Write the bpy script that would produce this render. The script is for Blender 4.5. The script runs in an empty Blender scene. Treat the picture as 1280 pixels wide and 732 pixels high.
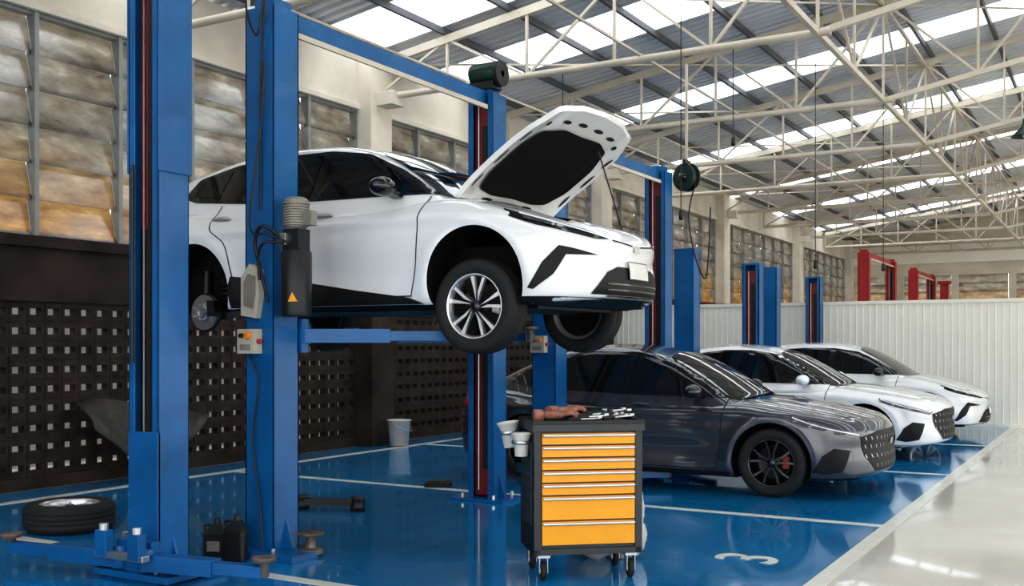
import bpy, bmesh, math, random
import numpy as np
from mathutils import Vector, Matrix
from mathutils.geometry import delaunay_2d_cdt
random.seed(4); rad=math.radians
SC=bpy.context.scene
# ------------------------------------------------------------------ materials
def _new(name):
    m=bpy.data.materials.new(name); m.use_nodes=True
    nt=m.node_tree; nt.nodes.clear()
    out=nt.nodes.new('ShaderNodeOutputMaterial'); return m,nt,out
def mat(name,col,rough=.5,metal=0.,coat=0.,var=.08,scale=6.,bump=0.,bscale=40.,emis=None,estr=0.,spec=.5,rvar=0.):
    m,nt,out=_new(name); N=nt.nodes; L=nt.links
    b=N.new('ShaderNodeBsdfPrincipled'); tc=N.new('ShaderNodeTexCoord')
    nz=N.new('ShaderNodeTexNoise'); nz.inputs['Scale'].default_value=scale; nz.inputs['Detail'].default_value=5
    L.new(tc.outputs['Object'],nz.inputs['Vector'])
    rp=N.new('ShaderNodeValToRGB'); rp.color_ramp.elements[0].position=.3; rp.color_ramp.elements[1].position=.7
    rp.color_ramp.elements[0].color=tuple(c*(1-var) for c in col)+(1,)
    rp.color_ramp.elements[1].color=tuple(min(1,c*(1+var)) for c in col)+(1,)
    L.new(nz.outputs['Fac'],rp.inputs['Fac']); L.new(rp.outputs['Color'],b.inputs['Base Color'])
    b.inputs['Roughness'].default_value=rough; b.inputs['Metallic'].default_value=metal
    b.inputs['Coat Weight'].default_value=coat; b.inputs['Coat Roughness'].default_value=.03
    b.inputs['Specular IOR Level'].default_value=spec
    if rvar:
        mr=N.new('ShaderNodeMapRange'); mr.inputs['To Min'].default_value=max(0,rough-rvar); mr.inputs['To Max'].default_value=rough+rvar
        mr.inputs['From Min'].default_value=.3; mr.inputs['From Max'].default_value=.7
        L.new(nz.outputs['Fac'],mr.inputs['Value']); L.new(mr.outputs['Result'],b.inputs['Roughness'])
    if bump:
        n2=N.new('ShaderNodeTexNoise'); n2.inputs['Scale'].default_value=bscale; n2.inputs['Detail'].default_value=3
        L.new(tc.outputs['Object'],n2.inputs['Vector'])
        bp=N.new('ShaderNodeBump'); bp.inputs['Strength'].default_value=bump; bp.inputs['Distance'].default_value=.02
        L.new(n2.outputs['Fac'],bp.inputs['Height']); L.new(bp.outputs['Normal'],b.inputs['Normal'])
    if emis:
        b.inputs['Emission Color'].default_value=emis+(1,); b.inputs['Emission Strength'].default_value=estr
    L.new(b.outputs[0],out.inputs[0]); return m
def mat_translucent(name,cols,zgrad=None,gloss=.12,rough=.25,estr=0.,scale=1.5,transp=.0):
    m,nt,out=_new(name); N=nt.nodes; L=nt.links
    tc=N.new('ShaderNodeTexCoord'); mp=N.new('ShaderNodeMapping'); mp.inputs['Scale'].default_value=(1,.8,2.2)
    nz=N.new('ShaderNodeTexNoise'); nz.inputs['Scale'].default_value=scale; nz.inputs['Detail'].default_value=9; nz.inputs['Roughness'].default_value=.68; nz.inputs['Distortion'].default_value=.1
    L.new(tc.outputs['Object'],mp.inputs[0]); L.new(mp.outputs[0],nz.inputs['Vector'])
    rp=N.new('ShaderNodeValToRGB'); e=rp.color_ramp.elements
    e[0].position=.28; e[0].color=cols[0]+(1,); e[1].position=.72; e[1].color=cols[-1]+(1,)
    for i,c in enumerate(cols[1:-1]):
        q=e.new(.28+.44*(i+1)/(len(cols)-1)); q.color=c+(1,)
    L.new(nz.outputs['Fac'],rp.inputs['Fac']); colout=rp.outputs['Color']
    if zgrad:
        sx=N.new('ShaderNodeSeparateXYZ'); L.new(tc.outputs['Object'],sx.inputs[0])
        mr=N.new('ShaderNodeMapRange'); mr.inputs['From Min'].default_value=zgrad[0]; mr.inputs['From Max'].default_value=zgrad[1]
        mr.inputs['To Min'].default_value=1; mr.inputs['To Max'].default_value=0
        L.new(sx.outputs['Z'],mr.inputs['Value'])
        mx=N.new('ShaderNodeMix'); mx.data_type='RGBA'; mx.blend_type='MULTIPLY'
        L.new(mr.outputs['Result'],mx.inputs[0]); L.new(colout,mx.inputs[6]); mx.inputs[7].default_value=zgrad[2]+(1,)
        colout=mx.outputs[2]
    t=N.new('ShaderNodeBsdfTranslucent'); L.new(colout,t.inputs['Color'])
    g=N.new('ShaderNodeBsdfGlossy'); g.inputs['Roughness'].default_value=rough; g.inputs['Color'].default_value=(.9,.9,.9,1)
    ms=N.new('ShaderNodeMixShader'); ms.inputs[0].default_value=gloss
    L.new(t.outputs[0],ms.inputs[1]); L.new(g.outputs[0],ms.inputs[2]); last=ms.outputs[0]
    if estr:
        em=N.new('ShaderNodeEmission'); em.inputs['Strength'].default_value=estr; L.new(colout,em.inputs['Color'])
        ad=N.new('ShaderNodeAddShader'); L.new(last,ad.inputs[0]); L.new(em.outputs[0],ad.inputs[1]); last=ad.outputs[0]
    L.new(last,out.inputs[0]); return m

M_BLUE=mat('lift_blue_paint',(.004,.105,.285),.36,coat=.1,var=.2,scale=3,spec=.4)
M_RED=mat('lift_red_paint',(.36,.012,.018),.4)
M_DKRED=mat('slot_red',(.17,.009,.011),.5,var=.2)
M_BLK=mat('black_plastic',(.012,.012,.013),.4,spec=.4)
M_MBLK=mat('matte_black',(.010,.010,.010),.55,spec=.3)
M_BLKG=mat('gloss_black',(.006,.006,.007),.10,coat=.3)
M_RUB=mat('rubber',(.020,.020,.020),.7,bump=.2,bscale=60,spec=.3)
M_STEEL=mat('steel',(.5,.5,.5),.32,metal=.9)
M_ALU=mat('aluminium',(.74,.74,.75),.28,metal=.8)
M_RUST=mat('rusty_disc',(.20,.15,.12),.5,metal=.6,var=.3,scale=20)
M_WHITE=mat('paint_white',(.80,.80,.785),.25,coat=1.,var=.01)
M_GREY=mat('paint_grey',(.055,.058,.068),.22,metal=.5,coat=1.,var=.03)
M_GLASS=mat('tinted_glass',(.004,.005,.006),.03,spec=.6)
M_LAMP=mat('headlamp_glass',(.05,.055,.06),.05,coat=1.,var=.5,scale=30)
M_LED=mat('led_strip',(.85,.87,.9),.15)
M_TAIL=mat('tail_lamp',(.35,.01,.01),.1,coat=1.)
M_SEAM=mat('panel_gap',(.01,.01,.01),.8)
M_PLATE=mat('plate_white',(.72,.71,.66),.4)
M_CAL=mat('caliper_red',(.45,.02,.02),.35)
M_LINER=mat('wheel_liner',(.007,.007,.007),.9,spec=.2)
M_CREAM=mat('truss_paint',(.56,.50,.40),.5,var=.16,scale=2)
M_PLAST=mat('wall_plaster',(.66,.60,.50),.8,var=.16,scale=1.2,bump=.1)
M_DARKC=mat('stained_concrete',(.036,.024,.018),.8,var=.6,scale=1.6,bump=.3,spec=.3)
M_BRICK=mat('dark_block',(.036,.024,.018),.75,var=.5,scale=4,bump=.3,spec=.3)
M_CONC=mat('outside_concrete',(.62,.60,.56),.9,var=.2,scale=2)
M_FRAME=mat('window_frame',(.27,.28,.27),.45,metal=.3)
M_ROOF=mat('roof_sheet',(.66,.68,.72),.34,metal=.35,var=.12,scale=.8)
M_PURL=mat('purlin',(.09,.09,.10),.6)
M_PART=mat('partition_white',(.80,.78,.70),.45,var=.05,scale=1)
M_SKY=mat_translucent('fibreglass_skylight',[(.78,.84,.88),(.97,.98,1.)],estr=.9,gloss=.05)  # added emission: the sheets glow beyond the daylight they let through
M_LOUV=mat_translucent('frosted_louver',[(.17,.145,.12),(.32,.295,.255),(.42,.40,.36),(.62,.60,.56)],zgrad=(2.5,3.7,(1.5,1.08,.52)),gloss=.12,rough=.2,scale=2.6,estr=.0)  # zgrad paints golden backlight into the colour of the lower rows
M_YEL=mat('drawer_yellow',(.90,.37,.008),.4,coat=.1,var=.03)
M_CART=mat('cart_grey',(.028,.030,.032),.42,var=.1)
M_BEIGE=mat('box_beige',(.48,.43,.34),.5)
M_MOTOR=mat('motor_grey',(.26,.24,.20),.45,metal=.3,var=.2)
M_GRN=mat('reel_green',(.005,.032,.019),.4)
M_ORNG=mat('orange',(.8,.22,.02),.4)
M_CUP=mat('cup_white',(.64,.61,.54),.5)
M_GLOVE=mat('glove',(.30,.13,.09),.85,var=.4,scale=30,bump=.3)
M_CLOTH=mat('rag_cloth',(.55,.53,.49),.9,var=.15,scale=10,bump=.3)
M_LINE=mat('line_paint',(.76,.74,.64),.3,var=.08,coat=.2)
M_BUMP=mat('dusty_panel',(.05,.042,.034),.6,var=.4,scale=6)
M_FBLUE=mat('floor_blue_epoxy',(.010,.205,.45),.10,coat=.35,var=.14,scale=.9,bump=.05,bscale=2.5,rvar=.05)
M_FCREAM=mat('floor_cream_epoxy',(.66,.62,.53),.13,coat=.4,var=.08,scale=.8,bump=.06,bscale=2.5,rvar=.05)

# ------------------------------------------------------------------ mesh builder
class MB:
    def __init__(s): s.v=[]; s.f=[]; s.m=[]; s.s=[]; s.mats=[]
    def mi(s,m):
        if m not in s.mats: s.mats.append(m)
        return s.mats.index(m)
    def add(s,vs,fs,m,smooth=False,M=None):
        o=len(s.v)
        if M is not None: vs=[M@Vector(v) for v in vs]
        s.v.extend([tuple(map(float,v)) for v in vs]); k=s.mi(m)
        for f in fs: s.f.append([int(i)+o for i in f]); s.m.append(k); s.s.append(smooth)
    def box(s,c,d,m,M=None,R=None):
        x,y,z=[q/2 for q in d]
        vs=[Vector((a*x,b*y,e*z)) for e in(-1,1) for b in(-1,1) for a in(-1,1)]
        if R is not None: vs=[R@v for v in vs]
        vs=[v+Vector(c) for v in vs]
        s.add(vs,[(0,2,3,1),(4,5,7,6),(0,1,5,4),(2,6,7,3),(0,4,6,2),(1,3,7,5)],m,False,M)
    def bb(s,x0,x1,y0,y1,z0,z1,m,M=None): s.box(((x0+x1)/2,(y0+y1)/2,(z0+z1)/2),(abs(x1-x0),abs(y1-y0),abs(z1-z0)),m,M)
    def beam(s,p0,p1,w,h,m,M=None):
        p0=Vector(p0);p1=Vector(p1); a=(p1-p0); l=a.length; a.normalize()
        up=Vector((0,0,1)) if abs(a.z)<.98 else Vector((1,0,0))
        sd=a.cross(up).normalized(); u=sd.cross(a)
        R=Matrix((sd,a,u)).transposed()
        s.box((p0+p1)/2,(w,l,h),m,M,R)
    def tube(s,pts,r,m,seg=8,M=None,caps=True):
        pts=[Vector(p) for p in pts]; vs=[];fs=[]; n=len(pts); prev=None
        rr=r if isinstance(r,(list,tuple)) else [r]*n
        for i,p in enumerate(pts):
            a=(pts[min(i+1,n-1)]-pts[max(i-1,0)]).normalized()
            if prev is None:
                up=Vector((0,0,1)) if abs(a.z)<.9 else Vector((1,0,0)); sd=a.cross(up).normalized()
            else: sd=(prev-a*prev.dot(a)).normalized()
            prev=sd; u=a.cross(sd)
            for k in range(seg):
                t=2*math.pi*k/seg; vs.append(p+(sd*math.cos(t)+u*math.sin(t))*rr[i])
        for i in range(n-1):
            for k in range(seg):
                k2=(k+1)%seg; fs.append((i*seg+k,i*seg+k2,(i+1)*seg+k2,(i+1)*seg+k))
        s.add(vs,fs,m,True,M)
        if caps:
            s.add(vs[:seg],[list(range(seg))[::-1]],m,False,M); s.add(vs[-seg:],[list(range(seg))],m,False,M)
    def lathe(s,prof,m,M=None,seg=40,smooth=True,arc=(0,2*math.pi)):
        vs=[];fs=[];n=len(prof)
        for k in range(seg):
            t=arc[0]+(arc[1]-arc[0])*k/seg
            for r,z in prof: vs.append((r*math.cos(t),r*math.sin(t),z))
        for k in range(seg):
            k2=(k+1)%seg
            for i in range(n-1): fs.append((k*n+i,k2*n+i,k2*n+i+1,k*n+i+1))
        s.add(vs,fs,m,smooth,M)
    def prism(s,poly,z0,z1,m,M=None):
        n=len(poly); vs=[(x,y,z0) for x,y in poly]+[(x,y,z1) for x,y in poly]
        fs=[list(range(n))[::-1],[n+i for i in range(n)]]+[(i,(i+1)%n,n+(i+1)%n,n+i) for i in range(n)]
        s.add(vs,fs,m,False,M)
    def ell(s,c,r,m,M=None,seg=20,R=None):
        vs=[];fs=[];h=seg//2
        for i in range(h+1):
            for k in range(seg):
                a=math.pi*i/h;b=2*math.pi*k/seg
                v=Vector((r[0]*math.sin(a)*math.cos(b),r[1]*math.sin(a)*math.sin(b),r[2]*math.cos(a)))
                if R is not None: v=R@v
                vs.append(v+Vector(c))
        for i in range(h):
            for k in range(seg): fs.append((i*seg+k,(i+1)*seg+k,(i+1)*seg+(k+1)%seg,i*seg+(k+1)%seg))
        s.add(vs,fs,m,True,M)
    def build(s,name,parent=None,loc=(0,0,0),rotz=0,bevel=0,fixn=False):
        me=bpy.data.meshes.new(name); me.from_pydata(s.v,[],s.f)
        for m in s.mats: me.materials.append(m)
        me.polygons.foreach_set('material_index',s.m); me.polygons.foreach_set('use_smooth',s.s); me.update()
        if fixn:
            bm=bmesh.new(); bm.from_mesh(me); bmesh.ops.recalc_face_normals(bm,faces=bm.faces); bm.to_mesh(me); bm.free()
        o=bpy.data.objects.new(name,me); SC.collection.objects.link(o)
        o.location=loc; o.rotation_euler=(0,0,rotz)
        if parent: o.parent=parent
        if bevel:
            b=o.modifiers.new('bevel','BEVEL'); b.width=bevel; b.segments=2; b.limit_method='ANGLE'; b.angle_limit=rad(50)
        return o
def empty(name,loc=(0,0,0)):
    e=bpy.data.objects.new(name,None); SC.collection.objects.link(e); e.location=loc; e.empty_display_size=.2; return e
def T(x,y,z): return Matrix.Translation((x,y,z))
def smooth_pts(pts,n=8):
    pts=[Vector(p) for p in pts]; P=[pts[0]]+pts+[pts[-1]]; out=[]
    for i in range(1,len(P)-2):
        a,b,c,d=P[i-1:i+3]
        for k in range(n):
            t=k/n; out.append(.5*((2*b)+(c-a)*t+(2*a-5*b+4*c-d)*t*t+(3*b-a-3*c+d)*t**3))
    out.append(pts[-1]); return out

# ------------------------------------------------------------------ room
YP=20.25; YE=43.2; WX=-9.5
b=MB(); b.bb(-9.9,14,-9,YE+.3,-.2,0,M_FCREAM); b.build('floor')
b=MB(); b.bb(-9.45,-1.6,-8,YP,0.0005,.003,M_FBLUE); b.build('floor_blue_bay')
b=MB()
b.bb(-8.92,-8.80,-8,YP,.003,.006,M_LINE); b.bb(-1.66,-1.54,-8,YP,.003,.006,M_LINE)
for y in (-2.85,1.05,4.92,8.76,12.55,16.4): b.bb(-8.8,-1.66,y-.05,y+.05,.003,.006,M_LINE)
b.build('floor_bay_lines')
b=MB(); b.bb(-13,-9.9,-9,YE,-.2,-.02,M_CONC); b.build('ground_outside')
b=MB(); b.bb(-11.6,-11.4,-9,YE,-.02,2.3,M_CONC); b.build('wall_hole_dimmer')  # added wall outside, placed to dim the light through the block holes
cu=bpy.data.curves.new('bay_number','FONT'); cu.body='3'; cu.size=.60; cu.extrude=.0015; cu.offset=.004
o=bpy.data.objects.new('painted_bay_number',cu); SC.collection.objects.link(o); cu.materials.append(M_LINE)
o.location=(-2.0,6.82,.006); o.rotation_euler=(0,0,rad(90))
# left wall
b=MB(); b.bb(WX-.2,WX,-6,YE,1.9,2.55,M_DARKC); b.bb(WX-.2,WX,-6,YE,0,.12,M_DARKC)
b.bb(WX-.05,WX+.06,-6,YE,2.45,2.57,M_DARKC)
b.bb(WX-.2,WX,-6,YE,4.87,5.62,M_PLAST); b.bb(WX-.02,WX+.05,-6,YE,4.85,4.93,M_PLAST)
cols=[11.84+7.7*k for k in range(-2,5)]
for c in cols:
    b.bb(WX-.2,WX+.25,c,c+.49,2.57,5.62,M_PLAST); b.bb(WX-.2,WX+.28,c-.02,c+.51,0,2.57,M_DARKC)
    b.bb(WX,WX+.55,c+.1,c+.39,4.9,5.1,M_PLAST)
b.build('wall_left',bevel=.01)
# pierced block screen
b=MB(); p=.2
def block(b,y,z):
    x0,x1=WX-.13,WX-.03; hy,hz=.066,.034; yo=[(-p/2,-p/2),(p/2,-p/2),(p/2,p/2),(-p/2,p/2)]; yi=[(-hy,-hz),(hy,-hz),(hy,hz),(-hy,hz)]
    vs=[]
    for x in(x1,x0):
        for a,c in yo: vs.append((x,y+a*.97,z+c*.97))
        for a,c in yi: vs.append((x,y+a,z+c))
    fs=[]
    for o in(0,8):
        for i in range(4): j=(i+1)%4; fs.append((o+i,o+j,o+4+j,o+4+i))
    for i in range(4): j=(i+1)%4; fs.append((4+i,4+j,12+j,12+i)); 
    b.add(vs,fs,M_BRICK)
ny=int((YE+3)/p)
for i in range(ny):
    y=-3+p*(i+.5)
    for j in range(9):
        if y<YP+1: block(b,y,.12+.198*(j+.5))
b.bb(WX-.13,WX-.06,-6,YP+1,.118,.125,M_BRICK)
for i in range(int((YP+4)/p)+1): b.bb(WX-.12,WX-.05,-3+p*i-.004,-3+p*i+.004,.12,1.9,M_DARKC)
for j in range(10): b.bb(WX-.12,WX-.05,-3,YP+1,.12+.198*j-.004,.12+.198*j+.004,M_DARKC)
b.bb(WX-.2,WX-.02,YP+1,YE,.12,1.9,M_DARKC)
b.build('wall_left_block_screen')
# louver windows
n=0
for c in [q+.49 for q in cols[:-1]]:
    n+=1; b=MB(); y0,y1=c,c+7.21
    for i in range(8):
        y=y0+(y1-y0)*i/7; b.bb(WX-.14,WX-.0,y-.025,y+.025,2.55,4.87,M_FRAME)
    b.bb(WX-.14,WX-.04,y0,y1,2.55,2.60,M_FRAME); b.bb(WX-.14,WX-.04,y0,y1,4.82,4.87,M_FRAME)
    for i in range(7):
        ya=y0+(y1-y0)*i/7+.03; yb=y0+(y1-y0)*(i+1)/7-.03
        for j in range(6):
            z=2.60+.37*j+.185; t=rad(14+random.uniform(-4,4))
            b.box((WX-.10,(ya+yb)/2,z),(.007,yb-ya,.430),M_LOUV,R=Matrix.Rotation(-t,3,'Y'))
            for yy in(ya+.01,yb-.01): b.box((WX-.08,yy,z-.19),(.05,.02,.05),M_FRAME)
    b.build('window_%d'%n)
# end wall
b=MB(); b.bb(-9.7,14,YE,YE+.2,0,3.2,M_PART); b.bb(-9.7,14,YE,YE+.2,4.15,8,M_PLAST); b.bb(-9.7,14,YE-.3,YE,4.6,5.3,M_PART)
for i in range(12): b.bb(-9.6+i*2,-9.35+i*2,YE-.1,YE+.15,3.2,4.15,M_PLAST)
b.build('wall_back')
b=MB()
for i in range(12):
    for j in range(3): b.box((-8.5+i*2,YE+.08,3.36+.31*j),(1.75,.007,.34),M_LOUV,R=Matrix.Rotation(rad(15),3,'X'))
b.build('window_%d'%(n+1))
# corrugated partition
b=MB(); vs=[];fs=[]; x=-9.45; pr=[]
while x<4.5:
    pr+= [(x,0),(x+.095,0),(x+.100,.009),(x+.112,.009)]; x+=.12
for i,(a,c) in enumerate(pr): vs+=[(a,YP-c,0.02),(a,YP-c,2.25)]
for i in range(len(pr)-1): fs.append((2*i,2*i+2,2*i+3,2*i+1))
b.add(vs,fs,M_PART); b.bb(-9.45,4.5,YP-.03,YP+.05,2.22,2.28,M_PART); b.bb(-9.45,4.5,YP-.03,YP+.05,0,.06,M_PART)
b.bb(-9.45,4.5,YP+.02,YP+.04,0,2.25,M_PART)
b.build('wall_partition')
# roof
RS=.15
def rz(X): return 5.68+RS*(X+9.5) if X<5 else 5.68+RS*14.5-RS*(X-5)
skyl=[-2.5,2.7,7.9,11.4,14.0,18.5,23.5,28.5,33.5,38.5]
def is_sky(y): return any(abs(y-s)<.52 for s in skyl)
br=MB(); bs=MB(); y=-7.; 
while y<YE:
    prof=[(y,0),(y+.09,0),(y+.12,.045),(y+.17,.045),(y+.2,0)]
    tgt=bs if is_sky(y+.1) else br
    for xa,xb in((-10.0,5.),(5.,14.3)):
        vs=[];fs=[]
        for a,c in prof: vs+=[(xa,a,rz(xa)+c),(xb,a,rz(xb)+c)]
        for i in range(4): fs.append((2*i,2*i+1,2*i+3,2*i+2))
        tgt.add(vs,fs,M_SKY if tgt is bs else M_ROOF)
    y+=.2
x=-9.2
while x<14:
    br.beam((x,-7,rz(x)-.05),(x,YE,rz(x)-.05),.05,.09,M_PURL); x+=1.05
ro=br.build('ceiling'); bs.build('skylight_panels')
# trusses
def truss():
    b=MB(); tp=lambda X: rz(X)-.16
    b.beam((-9.4,0,tp(-9.4)),(5,0,tp(5)),.07,.11,M_CREAM); b.beam((5,0,tp(5)),(14,0,tp(14)),.07,.10,M_CREAM)
    b.tube([(-9.4,0,5.05),(-2.85,0,5.05)],.048,M_CREAM,12)
    b.beam((-3,0,5.05),(5,0,6.55),.06,.07,M_CREAM); b.beam((5,0,6.55),(14,0,5.2),.07,.08,M_CREAM)
    lo=lambda X: 5.05 if X<-3 else (5.05+(X+3)*.1875 if X<5 else 6.55-(X-5)*.15)
    X=-9.4;i=0
    while X<13:
        X2=X+1.28
        b.beam((X,0,lo(X)),(X,0,tp(X)),.034,.034,M_CREAM)
        if i%2==0: b.beam((X,0,lo(X)),(X2,0,tp(X2)),.034,.034,M_CREAM)
        else: b.beam((X,0,tp(X)),(X2,0,lo(X2)),.034,.034,M_CREAM)
        X=X2;i+=1
    return b
tb=truss(); t0=None
for k in range(-2,9):
    y=12.1+3.85*k
    if t0 is None: t0=tb.build('roof_truss',loc=(0,y,0)); 
    else:
        o=bpy.data.objects.new('roof_truss',t0.data); SC.collection.objects.link(o); o.location=(0,y,0)
b=MB()
for X,zl in((-3,5.05),(1.5,5.9)):
    zt=rz(X)-.2
    b.beam((X,-6,zl),(X,YE,zl),.06,.07,M_CREAM); b.beam((X,-6,zt),(X,YE,zt),.05,.05,M_CREAM)
    y=-3.3;i=0
    while y<YE-2:
        y2=y+1.925; b.beam((X,y,zl),(X,y,zt),.032,.032,M_CREAM)
        b.beam((X,y,zl if i%2 else zt),(X,y2,zt if i%2 else zl),.032,.032,M_CREAM); y=y2;i+=1
for X in(-7.8,-5.2): b.beam((X,-6,5.1),(X,YE,5.1),.03,.03,M_CREAM)
for k in range(-2,8):
    y=12.1+3.85*k
    for X in(-9.2,-6.1,-3): 
        b.beam((X,y,rz(X)-.2),(X+3.1,y+3.85,rz(X+3.1)-.2),.025,.025,M_CREAM)
b.build('roof_bracing')
b=MB()
for k in range(-2,9,2): b.bb(13.7,14.0,12.0+3.85*k,12.3+3.85*k,0,rz(14),M_CREAM)
b.build('hall_columns')

# ------------------------------------------------------------------ lifts
def post(b,x,y,h,face,col,zred=0.05):
    w,d,t=.27,.25,.012
    b.bb(x-w/2,x+w/2,y-face*d/2,y-face*(d/2-t),0.02,h,col)
    for sx in(-1,1):
        b.bb(x+sx*(w/2-t),x+sx*w/2,y-d/2,y+d/2,0.02,h,col)
        b.bb(x+sx*(w/2-.055),x+sx*w/2,y+face*(d/2-t),y+face*d/2,0.02,h,col)
    if zred>.1:
        b.bb(x-.09,x+.09,y-.04,y+face*.07,.05,zred,M_BLK)
        b.bb(x-w/2,x+w/2,y+face*(d/2-.02),y+face*(d/2+.004),.02,.92,col)
    b.bb(x-.09,x+.09,y-.04,y+face*.07,zred,h-.1,M_DKRED)
    b.bb(x+.0,x+.05,y+face*.072,y+face*.09,.3,h-.3,M_BLK)
    b.tube([(x-.045,y+face*.08,.1),(x-.045,y+face*.08,h-.1)],.008,M_STEEL,6)
    b.bb(x-.22,x+.22,y-.22,y+.22,0.004,.024,col)
    for sx in(-1,1): b.add([(x+sx*w/2,y-.01,.02),(x+sx*w/2,y+.01,.02),(x+sx*.21,y+.01,.02),(x+sx*.21,y-.01,.02),(x+sx*w/2,y-.01,.25),(x+sx*w/2,y+.01,.25)],
        [(0,3,4),(1,5,2),(3,2,5,4),(0,1,2,3)],col)
    for sx in(-.17,.17):
        for sy in(-.17,.17): b.lathe([(.0,.05),(.016,.05),(.016,.0)],M_STEEL,T(x+sx,y+sy,.02),8,False)
def carriage(b,x,y,z,face,col,ends,slider=True):
    b.bb(x-.16,x+.16,y+face*.13,y+face*.20,z-.12,z+.12,col)
    if slider: b.bb(x-.1,x+.1,y-.05,y+face*.15,z-.1,z+.55,M_BLK)
    for (ex,ey) in ends:
        s=1 if ex>x else -1; p0=Vector((x+s*.12,y+face*.2,z)); p1=Vector((ex,ey,z))
        mid=p0.lerp(p1,.6)
        b.beam(p0,mid,.11,.10,col); b.beam(mid.lerp(p0,.1),p1,.08,.07,col)
        b.lathe([(0,.08),(.045,.08),(.05,0),(.05,-.06),(0,-.06)],col,T(p0.x,p0.y,z),16)
        b.lathe([(0,-.03),(.03,-.03),(.03,.06),(.07,.062),(.075,.09),(0,.09)],M_RUST,T(ex,ey,z),20)
def lift(name,x,ya,yb,h,col,z,beam=True,ends=None,zred=.05):
    b=MB(); post(b,x,ya,h,1,col); post(b,x,yb,h,-1,col,zred)
    e1=ends[0] if ends else [(x+1.0,ya+.75),(x-1.0,ya+.75)]; e2=ends[1] if ends else [(x+1.0,yb-.75),(x-1.0,yb-.75)]
    carriage(b,x,ya,z,1,col,e1); carriage(b,x,yb,z,-1,col,e2,zred<.1)
    if beam:
        b.bb(x-.055,x+.055,ya-.1,yb+.1,h-.1,h+.02,col); b.bb(x-.09,x+.09,ya-.08,ya+.1,h-.02,h+.07,col); b.bb(x-.09,x+.09,yb-.1,yb+.08,h-.02,h+.07,col)
        b.bb(x+.075,x+.10,ya+.15,yb-.15,h-.16,h-.12,M_CREAM)
    else: b.bb(x-.14,x+.14,ya-.13,ya+.13,h-.01,h+.02,col); b.bb(x-.14,x+.14,yb-.13,yb+.13,h-.01,h+.02,col)
    return b
def switchbox(b,x,y,z):
    b.bb(x-.08,x+.08,y-.05,y+.03,z-.085,z+.085,M_BEIGE)
    b.lathe([(0,.03),(.022,.03),(.026,0)],M_ORNG,T(x+.03,y-.05,z+.04)@Matrix.Rotation(rad(90),4,'X'),14)
    b.lathe([(0,.02),(.016,.02),(.018,0)],M_BLKG,T(x-.035,y-.05,z+.04)@Matrix.Rotation(rad(90),4,'X'),14)
    b.bb(x-.05,x+.05,y-.056,y-.05,z-.06,z-.02,M_MOTOR)
    b.lathe([(0,.025),(.018,.025),(.018,0)],M_CAL,T(x+.08,y-.01,z)@Matrix.Rotation(rad(90),4,'Y'),12)
def powerunit(b,x,y,z):
    prof=[(0,.20),(.06,.20),(.085,.18),(.085,.165)]
    for i in range(9): prof+=[(.09,.16-.018*i),(.09,.15-.018*i),(.078,.149-.018*i),(.078,.143-.018*i)]
    prof+=[(.06,-.02),(0,-.02)]
    b.lathe(prof,M_MOTOR,T(x,y,z+.62),24,False)
    b.bb(x-.07,x+.07,y-.06,y+.06,z+.46,z+.60,M_BLK); b.bb(x-.09,x-.02,y-.09,y-.05,z+.49,z+.57,M_STEEL)
    b.lathe([(0,0),(.10,0),(.105,.02),(.105,.44),(.09,.46),(0,.46)],M_BLK,T(x,y,z),28)
    b.add([(x+.02,y-.108,z+.10),(x+.09,y-.09,z+.10),(x+.055,y-.105,z+.165)],[(0,1,2)],M_YEL)
    b.bb(x+.05,x+.16,y-.03,y+.03,z+.62,z+.72,M_MOTOR)
    b.tube(smooth_pts([(x-.05,y-.06,z+.52),(x-.16,y-.16,z+.62),(x-.24,y-.15,z+.50),(x-.2,y-.13,z+.3),(x-.14,y-.13,z+.1)]),.012,M_BLK,8)
    b.tube(smooth_pts([(x-.03,y-.08,z+.5),(x-.10,y-.2,z+.50),(x-.18,y-.18,z+.42),(x-.2,y-.15,z+.25)]),.010,M_BLK,8)
    b.tube(smooth_pts([(x+.0,y-.06,z+.5),(x-.1,y-.2,z+.56),(x-.2,y-.2,z+.56),(x-.28,y-.16,z+.7),(x-.2,y-.14,z+1.3),(x-.17,y-.13,z+1.75)]),.008,M_BLK,8)
# neighbouring lift (left foreground post)
b=lift('l',-5.3,1.68,4.6,4.15,M_BLUE,.13,True,[[(-4.4,2.5),(-6.2,2.5)],[(-4.35,4.55),(-6.35,4.28)]],zred=2.2)
b.bb(-5.30+.135,-5.30+.147,4.47,4.74,2.55,4.15,M_BLUE); b.bb(-5.447,-5.435,4.47,4.74,2.55,4.15,M_BLUE)
b.tube([(-5.37,4.45,1.35),(-5.37,4.45,2.6)],.012,M_BLK,8)
b.bb(-5.62,-4.95,4.35,4.85,.02,.06,M_BLUE)
b.box((-5.45,4.30,.24),(.10,.06,.16),M_BLUE); b.box((-5.15,4.30,.24),(.10,.06,.16),M_BLUE); b.bb(-5.52,-5.08,4.28,4.34,.15,.19,M_STEEL)
for x in(-5.45,-5.15): b.lathe([(0,.02),(.03,.02),(.03,-.1),(0,-.1)],M_STEEL,T(x,4.30,.34),12,False)
b.build('two_post_car_lift',bevel=.004)
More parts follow.
